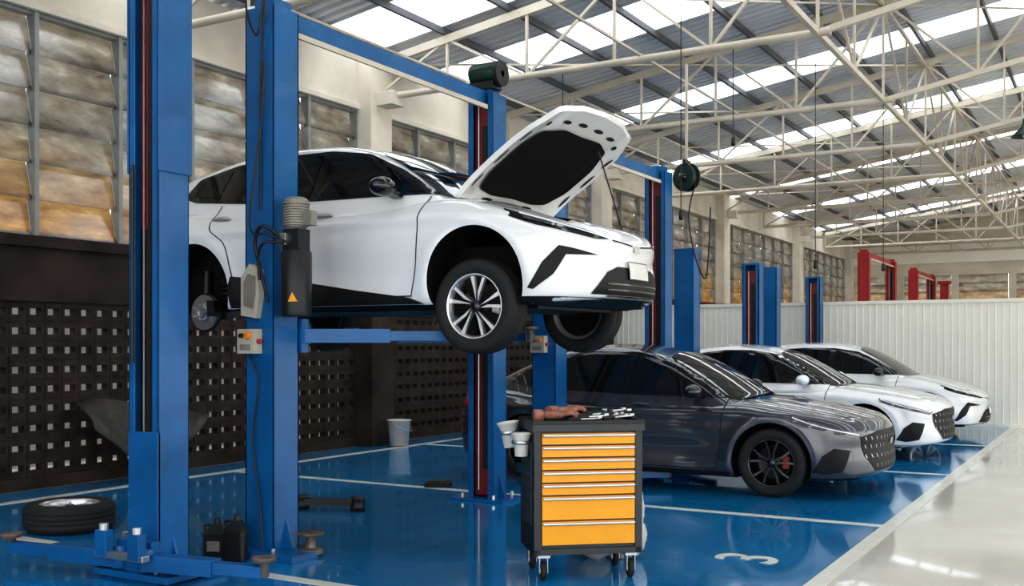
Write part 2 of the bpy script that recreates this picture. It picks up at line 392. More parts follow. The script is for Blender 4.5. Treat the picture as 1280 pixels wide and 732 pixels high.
# lift carrying the white car
LX=-5.18
b=lift('l',LX,5.5,8.4,3.82,M_BLUE,1.53,True,[[(-4.25,6.32),(-6.15,6.32)],[(-4.25,7.58),(-6.15,7.58)]])
powerunit(b,-4.90,5.44,1.66)
b.prism([(-.10,-.17),(.04,-.19),(.07,-.05),(.07,.15),(-.02,.19),(-.10,.1)],0,.05,M_BEIGE,T(LX-.03,5.375,1.84)@Matrix.Rotation(rad(90),4,'X'))
b.prism([(-.06,-.10),(.02,-.12),(.04,-.03),(.04,.10),(-.02,.12),(-.06,.06)],.05,.065,M_MOTOR,T(LX-.03,5.375,1.84)@Matrix.Rotation(rad(90),4,'X'))
switchbox(b,LX-.05,5.34,1.49)
b.tube(smooth_pts([(LX-.06,5.34,1.4),(LX+.02,5.34,1.2),(LX-.03,5.34,.8),(LX+.03,5.34,.4),(LX+.1,5.3,.05)]),.007,M_BLK,6)
b.tube(smooth_pts([(LX+.02,5.36,3.7),(LX+.12,5.3,3.95),(LX+.0,5.28,4.05),(LX-.08,5.33,3.8),(LX+.05,5.3,3.6),(LX+.12,5.3,3.9),(LX+.03,5.36,3.4),(LX+.02,5.36,2.4)]),.008,M_BLK,6)
b.bb(LX-.35,LX+.42,5.24,5.5,.004,.05,M_BLUE); b.bb(LX-.3,LX+.3,8.2,8.6,.004,.03,M_BLUE)
b.lathe([(0,.15),(.09,.15),(.10,.12),(.10,-.12),(.09,-.15),(0,-.15)],M_GRN,T(LX+.02,8.35,4.02)@Matrix.Rotation(rad(90),4,'Y'),24)
b.bb(LX-.12,LX+.14,8.27,8.43,3.86,3.93,M_BLK); b.lathe([(.03,.02),(.12,.02),(.12,-.02),(.03,-.02)],M_BLK,T(LX+.18,8.35,4.0)@Matrix.Rotation(rad(90),4,'Y'),24,False)
b.lathe([(0,0),(.09,0),(.085,.03),(.035,.04),(.035,.12),(.09,.125),(.095,.145),(0,.145)],M_RUST,T(-4.84,5.52,.024),24)
b.build('two_post_car_lift',bevel=.004)
b=lift('l',-5.02,9.35,12.25,3.63,M_BLUE,.13); switchbox(b,-5.05,9.19,1.47); b.build('two_post_car_lift',bevel=.004)
b=lift('l',-5.0,13.2,16.1,2.72,M_BLUE,.13,False); b.build('two_post_car_lift')
b=lift('l',-5.0,17.05,19.92,2.72,M_BLUE,.13,False); b.build('two_post_car_lift')
b=lift('l',-5.6,27.3,30.9,3.8,M_RED,.13,True); b.build('two_post_car_lift')
b=lift('l',-5.6,34.6,38.2,3.8,M_RED,.13,True); b.build('two_post_car_lift')
b=MB(); post(b,-5.6,41.3,3.8,1,M_RED); b.bb(-5.82,-5.38,41.1,41.5,3.7,3.8,M_RED); b.build('two_post_car_lift')
def reel(x,y,z,top):
    b=MB(); R=T(x,y,z)@Matrix.Rotation(rad(90),4,'X')@Matrix.Rotation(rad(-20),4,'Y')
    b.lathe([(0,.07),(.17,.07),(.18,.05),(.14,.045),(.12,.03),(.12,-.03),(.14,-.045),(.18,-.05),(.17,-.07),(0,-.07)],M_GRN,R,28,False)
    b.lathe([(.12,.04),(.155,.02),(.155,-.02),(.12,-.04)],M_BLK,R,28)
    b.lathe([(0,.10),(.05,.10),(.06,.07)],M_BLKG,R,20)
    b.bb(x-.02,x+.02,y-.1,y+.1,z+.15,z+.22,M_BLK); b.beam((x,y,z+.2),(x,y,top),.03,.03,M_CREAM)
    b.tube(smooth_pts([(x+.12,y,z-.08),(x+.05,y-.05,z-.5),(x+.12,y-.02,z-1.0),(x+.25,y,z-1.3),(x+.3,y,z-.9),(x+.32,y,z-.4)]),.010,M_BLK,6)
    b.build('hose_reel')
reel(-4.78,12.6,3.60,5.05)
b=MB()
for (x,y,z0) in((-4.2,10.9,2.9),(-3.4,13.6,2.5),(-4.0,12.1,3.9),(-3.0,15.95,2.6),(-6.3,12.1,3.4)): 
    b.tube([(x,y,z0),(x,y,5.1)],.006,M_BLK,6); b.lathe([(0,-.06),(.025,-.05),(.025,.05),(0,.06)],M_BLK,T(x,y,z0),10)
b.build('hanging_cables')
b=MB(); b.lathe([(.05,.28),(.07,.15),(.22,.0),(.23,-.02),(.2,0),(.06,.13)],M_GRN,T(0,0,0),28); b.tube([(0,0,.25),(0,0,.75)],.015,M_BLK,6); b.ell((0,0,.03),(.06,.06,.08),M_LED)
b.build('high_bay_lamp',loc=(-1.35,19.3,4.95))

# ------------------------------------------------------------------ cars
def herm(xs,ys):
    xs=np.array(xs,float);ys=np.array(ys,float);o=np.argsort(xs);xs=xs[o];ys=ys[o]
    d=np.diff(ys)/np.diff(xs); m=np.zeros_like(ys); m[0]=d[0];m[-1]=d[-1]; m[1:-1]=np.where(d[:-1]*d[1:]>0,2*d[:-1]*d[1:]/(d[:-1]+d[1:]+1e-12),0)
    def g(x):
        x=np.clip(x,xs[0],xs[-1]); i=np.clip(np.searchsorted(xs,x)-1,0,len(xs)-2)
        h=xs[i+1]-xs[i]; t=(x-xs[i])/h
        return ys[i]*(1+2*t)*(1-t)**2+m[i]*h*t*(1-t)**2+ys[i+1]*t*t*(3-2*t)+m[i+1]*h*t*t*(t-1)
    return g
def smax(a,b,k):
    h=np.maximum(k-np.abs(a-b),0)/k; return np.maximum(a,b)+h*h*k*.25
def c01(v): return np.clip(v,0,1)
HATCH=dict(W=.918,wb=1.3525,xf=2.19,xr=2.10,
  low=herm([2.3,2.05,1.9,1.6,1.05,.6,0,-1,-1.7,-2.2],[.62,.73,.78,.88,.985,.965,.965,1.0,1.04,.98]),
  gt=herm([1.5,1.05,.65,.25,-.1,-.5,-1.0,-1.5,-1.75,-1.85,-2.1],[.72,.99,1.24,1.42,1.49,1.508,1.485,1.41,1.36,1.26,.93]),
  dlo=[(.98,.975),(.62,1.19),(.28,1.345),(-.1,1.40),(-.6,1.405),(-1.1,1.37),(-1.55,1.29),(-1.70,1.14),(-1.5,1.08),(-.9,1.025),(-.1,.99)],
  win=[[(.87,1.0),(.6,1.165),(.28,1.315),(-.08,1.37),(-.12,1.01)],[(-.19,1.01),(-.17,1.375),(-.6,1.38),(-1.02,1.345),(-1.12,1.06)],[(-1.2,1.09),(-1.13,1.335),(-1.5,1.265),(-1.6,1.15)]],
  ws=[(1.13,0),(1.09,.45),(.97,.72),(.38,.58),(.28,.5),(.22,0)], rg=[(-1.80,0),(-1.80,.5),(-1.98,.6),(-1.98,0)],belt=.97)
SEDAN=dict(W=.92,wb=1.34,xf=2.28,xr=2.40,
  low=herm([2.4,2.15,1.9,1.5,.98,.5,0,-1,-1.7,-2.1,-2.5],[.64,.75,.82,.89,.945,.93,.93,.96,1.02,1.05,1.0]),
  gt=herm([1.5,.98,.55,.15,-.2,-.55,-1.0,-1.5,-1.95,-2.2],[.68,.95,1.20,1.38,1.455,1.475,1.43,1.27,1.06,.93]),
  dlo=[(.92,.945),(.55,1.17),(.2,1.325),(-.15,1.385),(-.55,1.39),(-1.0,1.335),(-1.45,1.17),(-1.62,1.05),(-1.3,.995),(-.1,.955)],
  win=[[(.82,.965),(.52,1.15),(.2,1.29),(-.13,1.35),(-.16,.975)],[(-.23,.975),(-.21,1.355),(-.55,1.36),(-.95,1.31),(-1.02,1.0)],[(-1.08,1.01),(-1.02,1.28),(-1.4,1.14),(-1.5,1.05)]],
  ws=[(1.06,0),(1.02,.45),(.90,.72),(.28,.58),(.18,.5),(.12,0)], rg=[(-1.05,0),(-1.1,.5),(-1.75,.62),(-1.95,.5),(-1.98,0)],belt=.95)
def make_f(P):
    W=P['W'];wb=P['wb']
    def side(x,z):
        w=W-.085*c01((x-1.1)/1.1)**2-.08*c01((-x-1.2)/1.1)**2
        w=w-.45*c01(.5-z)**2-.18*c01(z-.6)**2
        w=w-.036*np.exp(-((z-.42)/.14)**2)*np.exp(-(x/.98)**4)
        w=w+.020*np.exp(-((z-.80)/.045)**2)
        w=w+.016*np.exp(-((np.hypot(np.abs(x)-wb,z-.33)-.43)/.06)**2)
        return w
    def flow(p):
        x,y,z=p[...,0],p[...,1],p[...,2]; ay=np.abs(y)
        a=ay-side(x,z)
        a=smax(a,z-(P['low'](x)-.07*(ay/W)**2+.012*np.exp(-((ay-.52)/.06)**2)*c01((x-1.)*3)),.13)
        a=smax(a,x-(P['xf']-.34*(ay/W)**2.6-1.1*c01(z-.52)**2-.6*c01(.40-z)**2-.02*np.exp(-((z-.5)/.07)**2)),.09)
        a=smax(a,-(x+P['xr'])+.22*(ay/W)**2.6+.5*c01(z-.6)**2+.5*c01(.5-z)**2,.11)
        return smax(a,.17+.06*c01((np.abs(x)-1.75)*2)-z,.05)
    def fgr(p):
        x,y,z=p[...,0],p[...,1],p[...,2]; ay=np.abs(y)
        w=W-.062-.44*(z-.93)-.07*c01((x-.3)/.8)**2-.12*c01((-x-.8)/1.1)**2
        a=smax(ay-w,z-(P['gt'](x)-.13*ay**2),.075)
        a=smax(a,-(x+P['xr']-.14),.05); a=smax(a,x-1.45,.03)
        return smax(a,.80-z,.02)
    return flow,fgr
def hit(f,P0,D,Tm,n=56):
    P0=np.asarray(P0,float);D=np.asarray(D,float); ts=np.linspace(0,Tm,n)
    V=f(P0[None]+D[None]*ts[:,None,None])<0
    idx=np.argmax(V,axis=0); none=~V.any(axis=0); idx=np.where(none,n-1,idx); idx=np.maximum(idx,1)
    lo=ts[idx-1];hi=ts[idx]
    for _ in range(16):
        m=(lo+hi)/2; ins=f(P0+D*m[:,None])<0; hi=np.where(ins,m,hi); lo=np.where(ins,lo,m)
    return P0+D*lo[:,None]
def nrm(f,p,e=.004):
    g=np.stack([f(p+np.array(d)*e)-f(p-np.array(d)*e) for d in((1,0,0),(0,1,0),(0,0,1))],-1)
    return g/(np.linalg.norm(g,axis=-1,keepdims=True)+1e-9)
def cdt(poly,res):
    B=[]
    n=len(poly)
    for i in range(n):
        a=Vector(poly[i]);c=Vector(poly[(i+1)%n]); k=max(1,int((c-a).length/res))
        for j in range(k): B.append(a.lerp(c,j/k))
    nb=len(B); xs=[p.x for p in B];ys=[p.y for p in B]; G=[]
    BA=np.array([tuple(p) for p in B])
    def inside(x,y):
        r=False;j=nb-1
        for i in range(nb):
            if (B[i].y>y)!=(B[j].y>y) and x<(B[j].x-B[i].x)*(y-B[i].y)/(B[j].y-B[i].y)+B[i].x: r=not r
            j=i
        return r
    gx=min(xs)+res/2
    while gx<max(xs):
        gy=min(ys)+res/2
        while gy<max(ys):
            if inside(gx,gy) and np.min(np.hypot(BA[:,0]-gx,BA[:,1]-gy))>res*.45: G.append(Vector((gx,gy)))
            gy+=res
        gx+=res
    r=delaunay_2d_cdt(B+G,[],[list(range(nb))],1,1e-6)
    return np.array([tuple(v) for v in r[0]]),[list(f) for f in r[2]]
def rnd(poly,n=5,r=.03):
    out=[];N=len(poly)
    for i in range(N):
        a=Vector(poly[i-1]);b=Vector(poly[i]);c=Vector(poly[(i+1)%N])
        r1=min(r,(a-b).length*.45);r2=min(r,(c-b).length*.45)
        p=b+(a-b).normalized()*r1;q=b+(c-b).normalized()*r2
        for k in range(n+1): t=k/n; out.append(tuple(p*(1-t)**2+b*2*t*(1-t)+q*t*t))
    return out
class Car:
    def __init__(s,P,paint):
        s.P=P;s.paint=paint;s.fl,s.fg=make_f(P); s.f=lambda p:np.minimum(s.fl(p),s.fg(p)); s.b=MB()
    def mp(s,kind,uv,sg=1):
        u,v=uv[:,0],uv[:,1]; z=np.zeros_like(u); o=np.ones_like(u)
        if kind=='side': return np.stack([u,sg*1.25*o,v],-1),np.stack([z,-sg*o,z],-1),1.25
        if kind=='top': return np.stack([u,v*sg,1.8*o],-1),np.stack([z,z,-o],-1),1.6
        if kind=='front': th=u/.95; d=np.stack([np.cos(th),sg*np.sin(th),z],-1); return np.stack([1.2*o,z,v],-1)+d*1.5,-d,1.45
        if kind=='rear': th=u/.95; d=np.stack([-np.cos(th),sg*np.sin(th),z],-1); return np.stack([-1.3*o,z,v],-1)+d*1.6,-d,1.5
    def proj(s,kind,uv,off,sg=1,f=None):
        f=f or s.f; a,d,t=s.mp(kind,np.asarray(uv,float),sg); p=hit(f,a,d,t); return p+nrm(f,p)*off
    def patch(s,kind,poly,m,off=.004,sg=1,res=.045,f=None):
        v,fs=cdt(poly,res); p=s.proj(kind,v,off,sg,f); s.b.add(p,fs,m,True)
    def both(s,*a,**k): s.patch(*a,sg=1,**k); s.patch(*a,sg=-1,**k)
    def ribbon(s,kind,pts,w,m,off=.004,sg=1,sm=True):
        P=smooth_pts([(a,c,0) for a,c in pts],6) if sm else [Vector((a,c,0)) for a,c in pts]
        Q=[]
        for i in range(len(P)-1):
            k=max(1,int((P[i+1]-P[i]).length/.04)); Q+=[P[i].lerp(P[i+1],j/k) for j in range(k)]
        Q.append(P[-1]); L=[];n=len(Q)
        for i in range(n):
            t=(Q[min(i+1,n-1)]-Q[max(i-1,0)]).normalized(); q=Vector((-t.y,t.x,0))*w/2
            L+=[(Q[i]+q)[:2],(Q[i]-q)[:2]]
        p=s.proj(kind,np.array(L),off,sg); s.b.add(p,[(2*i,2*i+1,2*i+3,2*i+2) for i in range(n-1)],m,True)
    def shell(s,f,bx,cl,zo,nx,nyy,nz):
        (x0,x1),(hw),(z0,z1)=bx; pts=[];fs=[]
        def face(o,du,dv,nu,nv):
            s0=len(pts)
            for i in range(nu+1):
                for j in range(nv+1): pts.append(tuple(np.array(o)+np.array(du)*i/nu+np.array(dv)*j/nv))
            for i in range(nu):
                for j in range(nv): a=s0+i*(nv+1)+j; fs.append((a,a+nv+1,a+nv+2,a+1))
        X=(x1-x0,0,0);Y=(0,2*hw,0);Z=(0,0,z1-z0)
        face((x0,-hw,z0),X,Z,nx,nz); face((x0,hw,z0),Z,X,nz,nx)
        face((x0,-hw,z1),X,Y,nx,nyy); face((x0,-hw,z0),Y,X,nyy,nx)
        face((x1,-hw,z0),Y,Z,nyy,nz); face((x0,-hw,z0),Z,Y,nz,nyy)
        q=np.array(pts); o=np.stack([np.clip(q[:,0],cl[0],cl[1]),np.zeros(len(q)),np.full(len(q),zo)],-1)
        lo=np.zeros(len(q));hi=np.ones(len(q))
        for _ in range(22):
            m=(lo+hi)/2; ins=f(o+(q-o)*m[:,None])<0; lo=np.where(ins,m,lo);hi=np.where(ins,hi,m)
        p=o+(q-o)*lo[:,None]
        bm=bmesh.new(); V=[bm.verts.new(v) for v in p]
        for a in fs:
            try: bm.faces.new([V[i] for i in a])
            except: pass
        bmesh.ops.remove_doubles(bm,verts=bm.verts,dist=1e-5)
        bmesh.ops.recalc_face_normals(bm,faces=bm.faces)
        return bm
def wheel(b,c,sg,style,r=.333,M0=None):
    M=(M0 if M0 is not None else T(*c)@Matrix.Rotation(rad(-90*sg),4,'X'))
    b.lathe([(.222,-.09),(.235,-.105),(.28,-.112),(.305,-.106),(.322,-.092),(r-.004,-.075),(r,-.042),(r-.004,-.039),(r-.004,-.036),(r,-.033),(r,-.004),(r-.004,-.002),(r-.004,.002),(r,.004),(r,.033),(r-.004,.036),(r-.004,.039),(r,.042),(r-.004,.075),(.322,.092),(.305,.106),(.28,.112),(.24,.106),(.225,.095),(.222,.08)],M_RUB,M,56)
    rim=M_ALU if style!='dark' else M_BLKG
    b.lathe([(.226,.098),(.218,.10),(.212,.085),(.20,.03),(.195,-.08),(.222,-.095)],rim,M,48)
    b.lathe([(0,-.02),(.15,-.02),(.16,-.01),(.16,-.035)],M_RUST if style!='dark' else M_BLK,M,32)
    b.lathe([(0,.0),(.07,.0),(.075,-.02)],M_BLK,M,24)
    b.add([(.09,.08,.0),(.15,.05,.0),(.15,-.05,.0),(.09,-.06,.0),(.09,.08,-.04),(.15,.05,-.04),(.15,-.05,-.04),(.09,-.06,-.04)],[(0,1,2,3),(0,1,5,4),(1,2,6,5),(2,3,7,6)],M_CAL if style=='dark' else M_STEEL,False,M)
    for k in range(5):
        A=2*math.pi*k/5+.3
        R=M@Matrix.Rotation(A,4,'Z')
        if style=='aero':
            b.prism([(.035,-.022),(.09,-.037),(.208,-.082),(.213,-.060),(.10,-.020)],.045,.078,M_ALU,R)
            b.prism([(.035,-.005),(.10,.000),(.213,.014),(.212,.046),(.12,.018)],.045,.075,M_ALU,R)
            b.prism([(.05,.02),(.12,.020),(.208,.048),(.19,.092),(.15,.115),(.08,.06)],.03,.060,M_BLKG,R)
            b.prism([(.07,-.012),(.10,-.018),(.213,-.056),(.213,.014),(.10,.002)],.035,.062,M_BLKG,R)
        else:
            for sx in(-1,1): b.prism([(.03,sx*.004),(.03,sx*.026),(.12,sx*.036),(.213,sx*.074),(.215,sx*.052),(.12,sx*.016)][::sx],.04,.075,rim,R)
    b.lathe([(0,.085),(.028,.085),(.04,.075),(.045,.04)],M_BLKG if style!='dark' else rim,M,24)
    b.lathe([(0,.0),(.215,.0)],M_LINER,M@T(0,0,-.05),40)
def make_car(name,P,paint,loc,wheel_style,front='hatch',hood_open=False,droop=0.,missing=(),clad=False,dlocol=None):
    C=Car(P,paint); root=empty(name,loc); wb=P['wb']
    bm=C.shell(C.fl,((-2.6,2.5),1.15,(.0,1.35)),(-1.6,1.5),.55,150,40,44)
    me=bpy.data.meshes.new('body'); bm.to_mesh(me); bm.free()
    body=bpy.data.objects.new('body',me); SC.collection.objects.link(body)
    cb=MB()
    for sx in(-1,1):
        for sy in(-1,1):
            for_ =[(0,-.3),(.385,-.3),(.385,.32),(0,.32)]
            cb.lathe(for_,M_LINER,T(sx*wb,sy*.9,.335)@Matrix.Rotation(rad(90),4,'X'),64)
    if hood_open: cb.bb(1.12,1.93,-.60,.60,.60,1.3,M_LINER)
    cut=cb.build('cut',fixn=True)
    bmx=bmesh.new(); bmx.from_mesh(cut.data); bmesh.ops.remove_doubles(bmx,verts=bmx.verts,dist=1e-5); bmesh.ops.dissolve_degenerate(bmx,edges=bmx.edges,dist=1e-6); bmesh.ops.recalc_face_normals(bmx,faces=bmx.faces); bmx.to_mesh(cut.data); bmx.free()
    md=body.modifiers.new('b','BOOLEAN'); md.operation='DIFFERENCE'; md.object=cut; md.solver='EXACT'
    dg=bpy.context.evaluated_depsgraph_get(); nm=bpy.data.meshes.new_from_object(body.evaluated_get(dg))
    body.modifiers.clear(); bpy.data.objects.remove(cut)
    nm.materials.clear(); nm.materials.append(paint); nm.materials.append(M_LINER)
    cen=np.empty(len(nm.polygons)*3); nm.polygons.foreach_get('center',cen); cen=cen.reshape(-1,3)
    ins=(C.fl(cen)<-.006)|(cen[:,2]<.185)
    nm.polygons.foreach_set('material_index',ins.astype(int)); nm.polygons.foreach_set('use_smooth',np.ones(len(cen),bool)); 
    body.data=nm; body.parent=root
    try:
        nm.set_sharp_from_angle(angle=rad(40))
    except Exception as e: print(e)
    bm=C.shell(C.fg,((-2.4,1.7),1.0,(.6,1.7)),(-1.35,.45),.98,110,36,26)
    me=bpy.data.meshes.new('greenhouse'); bm.to_mesh(me); bm.free(); me.materials.append(paint)
    for p in me.polygons: p.use_smooth=True
    g=bpy.data.objects.new('greenhouse',me); SC.collection.objects.link(g); g.parent=root
    C.both('side',rnd(P['dlo'],3,.03),M_BLKG,.006,res=.035)
    for w in P['win']: C.both('side',rnd(w,4,.025),M_GLASS,.010,res=.035)
    ws=P['ws']; C.patch('top',ws+[(x,-y) for x,y in ws[::-1][1:-1]] if True else ws,M_GLASS,.007,res=.04)
    rg=P['rg']; C.patch('top',rg+[(x,-y) for x,y in rg[::-1][1:-1]],M_GLASS,.007,res=.04)
    bl=P['belt']
    x1=.87 if front=='hatch' else .83
    for sg in(-1,1):
        C.ribbon('side',[(x1+.06,bl-.01),(x1+.03,.75),(x1-.0,.45),(x1-.05,.24)],.009,M_SEAM,sg=sg)
        C.ribbon('side',[(-.17,bl),(-.165,.6),(-.15,.24)],.009,M_SEAM,sg=sg)
        C.ribbon('side',[(-1.13,bl+.06),(-1.17,.85),(-1.0,.70),(-.93,.5),(-.88,.24)],.009,M_SEAM,sg=sg)
        C.ribbon('side',[(x1-.05,.245),(-.88,.245)],.010,M_SEAM,sg=sg)
        for hx,hz in((.0,.86),(-1.06,.90)):
            p=C.proj('side',np.array([[hx,hz]]),.0,sg)[0]
            C.b.ell((p[0]-.0,p[1]+sg*.002,p[2]),(.105,.008,.030),M_STEEL if paint is M_WHITE else M_BLKG)
            C.b.ell((p[0],p[1]+sg*.018,p[2]+.004),(.10,.014,.014),M_STEEL if paint is M_WHITE else paint)
        my=P['W']+.09; mx=.66 if front=='hatch' else .60
        C.b.ell((mx,sg*my,bl+.055),(.085,.125,.070),M_BLKG if (clad or paint is M_GREY) else paint)
        C.b.beam((mx+.02,sg*(P['W']-.07),bl+.0),(mx,sg*(my-.03),bl+.03),.09,.03,M_BLKG)
        if not hood_open: C.ribbon('top',[(1.08,.76),(1.5,.77),(1.85,.68),(P['xf']-.22,.50)],.009,M_SEAM,sg=sg,off=.003)
        if clad:
            C.patch('side',[(.94,.19),(.80,.235),(.3,.30),(-.1,.36),(-.55,.41),(-.93,.44),(-.97,.36),(-.95,.19)],M_MBLK,.006,sg=sg,res=.05)
        else:
            C.patch('side',[(.93,.19),(.93,.225),(-.93,.225),(-.93,.19)],M_MBLK,.006,sg=sg,res=.05)
        C.patch('rear',[(.3*.95,.84),(1.05*.95,.86),(1.1*.95,.80),(.3*.95,.76)],M_TAIL,.006,sg=sg,f=C.fl)
    D=lambda L:[(rad(a)*.95,z) for a,z in L]
    if front=='hatch':
        C.both('front',D([(22,.625),(30,.665),(48,.735),(60,.79),(67,.83),(64,.765),(54,.70),(42,.655),(30,.62)]),M_BLKG,.006)
        C.both('front',D([(38,.672),(50,.732),(60,.775),(58,.745),(48,.695)]),M_LAMP,.009,res=.03)
        for sg in(-1,1):
            C.ribbon('front',D([(23,.632),(32,.66),(46,.715),(60,.785)]),.010,M_LED,.010,sg)
            C.ribbon('front',D([(4,.60),(20,.622)]),.010,M_SEAM,.003,sg)
        C.both('front',D([(28,.512),(40,.550),(46,.565),(52,.45),(57,.28),(55,.27),(48,.37),(43,.505)]),M_MBLK,.006,res=.03)
        C.patch('front',D([(-24,.40),(-17,.44),(17,.44),(24,.40),(32,.25),(34,.18),(-34,.18),(-32,.25)]),M_MBLK,.006)
        for z in(.24,.28,.32): C.ribbon('front',D([(-24,z),(24,z)]),.010,M_BLKG,.014,1)
        C.patch('front',D([(-72,.165),(72,.165),(68,.225),(36,.225),(-36,.225),(-68,.225)]),M_MBLK,.010)
        C.patch('front',D([(-9.5,.36),(9.5,.36),(9.5,.48),(-9.5,.48)]),M_PLATE,.02); 
        for q in([(-9.5,.36),(9.5,.36)],[(-9.5,.48),(9.5,.48)],[(-9.5,.36),(-9.5,.48)],[(9.5,.36),(9.5,.48)]): C.ribbon('front',D(q),.006,M_BLK,.022,1,sm=False)
        C.patch('front',rnd(D([(-3,.555),(3,.555),(3,.60),(-3,.60)]),4,.02),M_STEEL,.008,res=.02)
    else:
        gz=D([(-36,.60),(-20,.65),(20,.65),(36,.60),(33,.42),(24,.27),(-24,.27),(-33,.42)])
        C.patch('front',gz,M_MBLK,.006)
        for i in range(-7,8):
            a=i*4.7
            for (za,zb) in((.31,.345),(.40,.435),(.49,.525),(.57,.60)):
                if abs(a)<24 or za>.35: C.ribbon('front',D([(a*.97,za),(a,zb)]),.007,M_STEEL,.010,1,sm=False)
        C.both('front',D([(35,.625),(46,.665),(60,.735),(70,.79),(70,.745),(60,.685),(48,.625),(38,.585)]),M_LAMP,.006)
        for sg in(-1,1):
            C.ribbon('front',D([(37,.62),(48,.66),(60,.72),(69,.775)]),.010,M_LED,.010,sg)
        C.both('front',D([(42,.48),(50,.50),(55,.42),(59,.27),(53,.25),(46,.28)]),M_MBLK,.006,res=.03)
        C.patch('front',D([(-66,.17),(66,.17),(62,.21),(-62,.21)]),M_MBLK,.012)
        C.patch('front',rnd(D([(-3.2,.50),(3.2,.50),(3.2,.56),(-3.2,.56)]),4,.02),M_STEEL,.018,res=.02)
    C.b.bb(-1.7,1.7,-.60,.60,.15,.24,M_MBLK)
    for sx in(-1,1): C.b.tube([(sx*wb,-.75,.33-droop),(sx*wb,.75,.33-droop)],.03,M_BLK,10); C.b.beam((sx*wb-.25,.4,.25),(sx*wb,.7,.33-droop),.05,.04,M_BLK); C.b.beam((sx*wb-.25,-.4,.25),(sx*wb,-.7,.33-droop),.05,.04,M_BLK)
    if hood_open:
        h=[(1.03,.0),(1.03,.40),(1.05,.74),(1.5,.765),(1.8,.73),(2.00,.62),(2.08,.34),(2.10,.0)]
        poly=h+[(x,-y) for x,y in h[::-1][1:-1]]
        flat=lambda p: p[...,2]-(P['low'](np.minimum(p[...,0],2.3))-.07*(p[...,1]/P['W'])**2+.012*np.exp(-((np.abs(p[...,1])-.52)/.06)**2)-.10*c01((np.abs(p[...,1])-.55)*2)**2)
        v,fs=cdt(poly,.05); po=C.proj('top',v,.0,1,flat)
        zh=float(po[:,2][np.argmin(np.abs(v[:,0]-1.03)+np.abs(v[:,1]))])
        R=T(1.03,0,zh-.01)@Matrix.Rotation(rad(-49),4,'Y')@T(-1.03,0,-zh)
        hb=MB(); hb.add(po,fs,paint,True,R)
        def shrink(s): return (v-np.array([1.54,0]))*np.array(s)+np.array([1.54,0])
        v2=shrink((.965,.965)); p2=C.proj('top',v2,-.03,1,flat); hb.add(p2,fs,paint,True,R)
        E={}
        for f in fs:
            for i in range(3): e=tuple(sorted((f[i],f[(i+1)%3]))); E[e]=E.get(e,0)+1
        bd=[e for e,c in E.items() if c==1]; al=np.vstack([po,p2]); N=len(po)
        hb.add(al,[(a,c,c+N,a+N) for a,c in bd],paint,True,R)
        pad=[(1.14,.0),(1.13,.30),(1.17,.52),(1.32,.60),(1.62,.60),(1.80,.52),(1.87,.3),(1.86,0)]
        pv,pf=cdt(rnd(pad+[(x,-y) for x,y in pad[::-1][1:-1]],3,.05),.05); hb.add(C.proj('top',pv,-.042,1,flat),pf,M_LINER,True,R)
        for (cx,cy,a,c) in((1.95,.13,.018,.07),(1.95,-.13,.018,.07),(1.93,.36,.018,.06),(1.93,-.36,.018,.06),(1.87,.54,.022,.03),(1.87,-.54,.022,.03),(1.5,.685,.08,.015),(1.5,-.685,.08,.015),(1.72,.665,.06,.015),(1.72,-.665,.06,.015),(1.25,.675,.07,.015),(1.25,-.675,.07,.015),(1.085,.3,.015,.08),(1.085,-.3,.015,.08)):
            q=[(cx+a*math.cos(t*math.pi/8),cy+c*math.sin(t*math.pi/8)) for t in range(16)]
            pv,pf=cdt(q,.03); hb.add(C.proj('top',pv,-.034,1,flat),pf,M_SEAM,True,R)
        hb.build('hood',root)
        C.b.tube([(1.86,.52,.72),R@Vector((1.8,.3,.72))],.006,M_BLK,6)
        C.b.bb(1.2,1.5,-.3,.35,.6,.84,M_BLK); C.b.bb(1.55,1.8,-.5,-.1,.6,.76,M_MOTOR); C.b.ell((1.45,.48,.8),(.08,.07,.08),M_CUP)
        C.b.ell((1.25,.46,.84),(.10,.10,.05),M_STEEL); C.b.ell((1.25,-.46,.84),(.10,.10,.05),M_STEEL)
        C.b.bb(1.86,1.93,-.58,.58,.66,.73,M_BLK)
    C.b.build('trim_and_glass',root)
    w=MB()
    for sx in(-1,1):
        for sy in(-1,1):
            c=(sx*wb,sy*(P['W']-.125),.333-droop)
            if (sx,sy) in missing:
                R=T(c[0],c[1]-.0,c[2])@Matrix.Rotation(rad(-90*sy),4,'X')
                w.lathe([(0,.04),(.03,.04),(.035,.06),(.05,.06),(.055,.03),(.075,.03),(.085,.0),(.145,.0),(.145,-.02),(0,-.02)],M_STEEL,R,40,False)
                w.lathe([(.085,.003),(.146,.003)],M_STEEL,R,40)
                for k in range(5):
                    t=k*2*math.pi/5; w.lathe([(0,.075),(.007,.075),(.007,.03)],M_STEEL,R@T(.058*math.cos(t),.058*math.sin(t),0),8)
                w.lathe([(0,-.02),(.16,-.02),(.16,-.04),(0,-.04)],M_BLK,R,32)
                w.box((c[0]+.12,c[1],c[2]+.03),(.08,.10,.13),M_BLK); w.tube([(c[0]-.1,c[1]+.12,c[2]),(c[0]-.12,c[1]+.15,c[2]+.35)],.035,M_BLK,12)
                w.beam((c[0]+.05,c[1]+.1,c[2]-.04),(c[0]+.55,c[1]+.18,c[2]+.03),.07,.05,M_BLK)
                sp=[(c[0]+.08+.05*math.cos(t*.6),c[1]+.2+.05*math.sin(t*.6),c[2]+t*.004) for t in range(70)]
                w.tube(sp,.008,M_BLK,6)
            else: wheel(w,c,sy,wheel_style)
    w.build('wheels',root)
    return root
make_car('white_hatchback_car',HATCH,M_WHITE,(-5.2,6.95,1.57),'aero','hatch',True,.17,((-1,-1),),True)
make_car('grey_sedan_car',SEDAN,M_GREY,(-4.22,10.72,0),'dark','sedan')
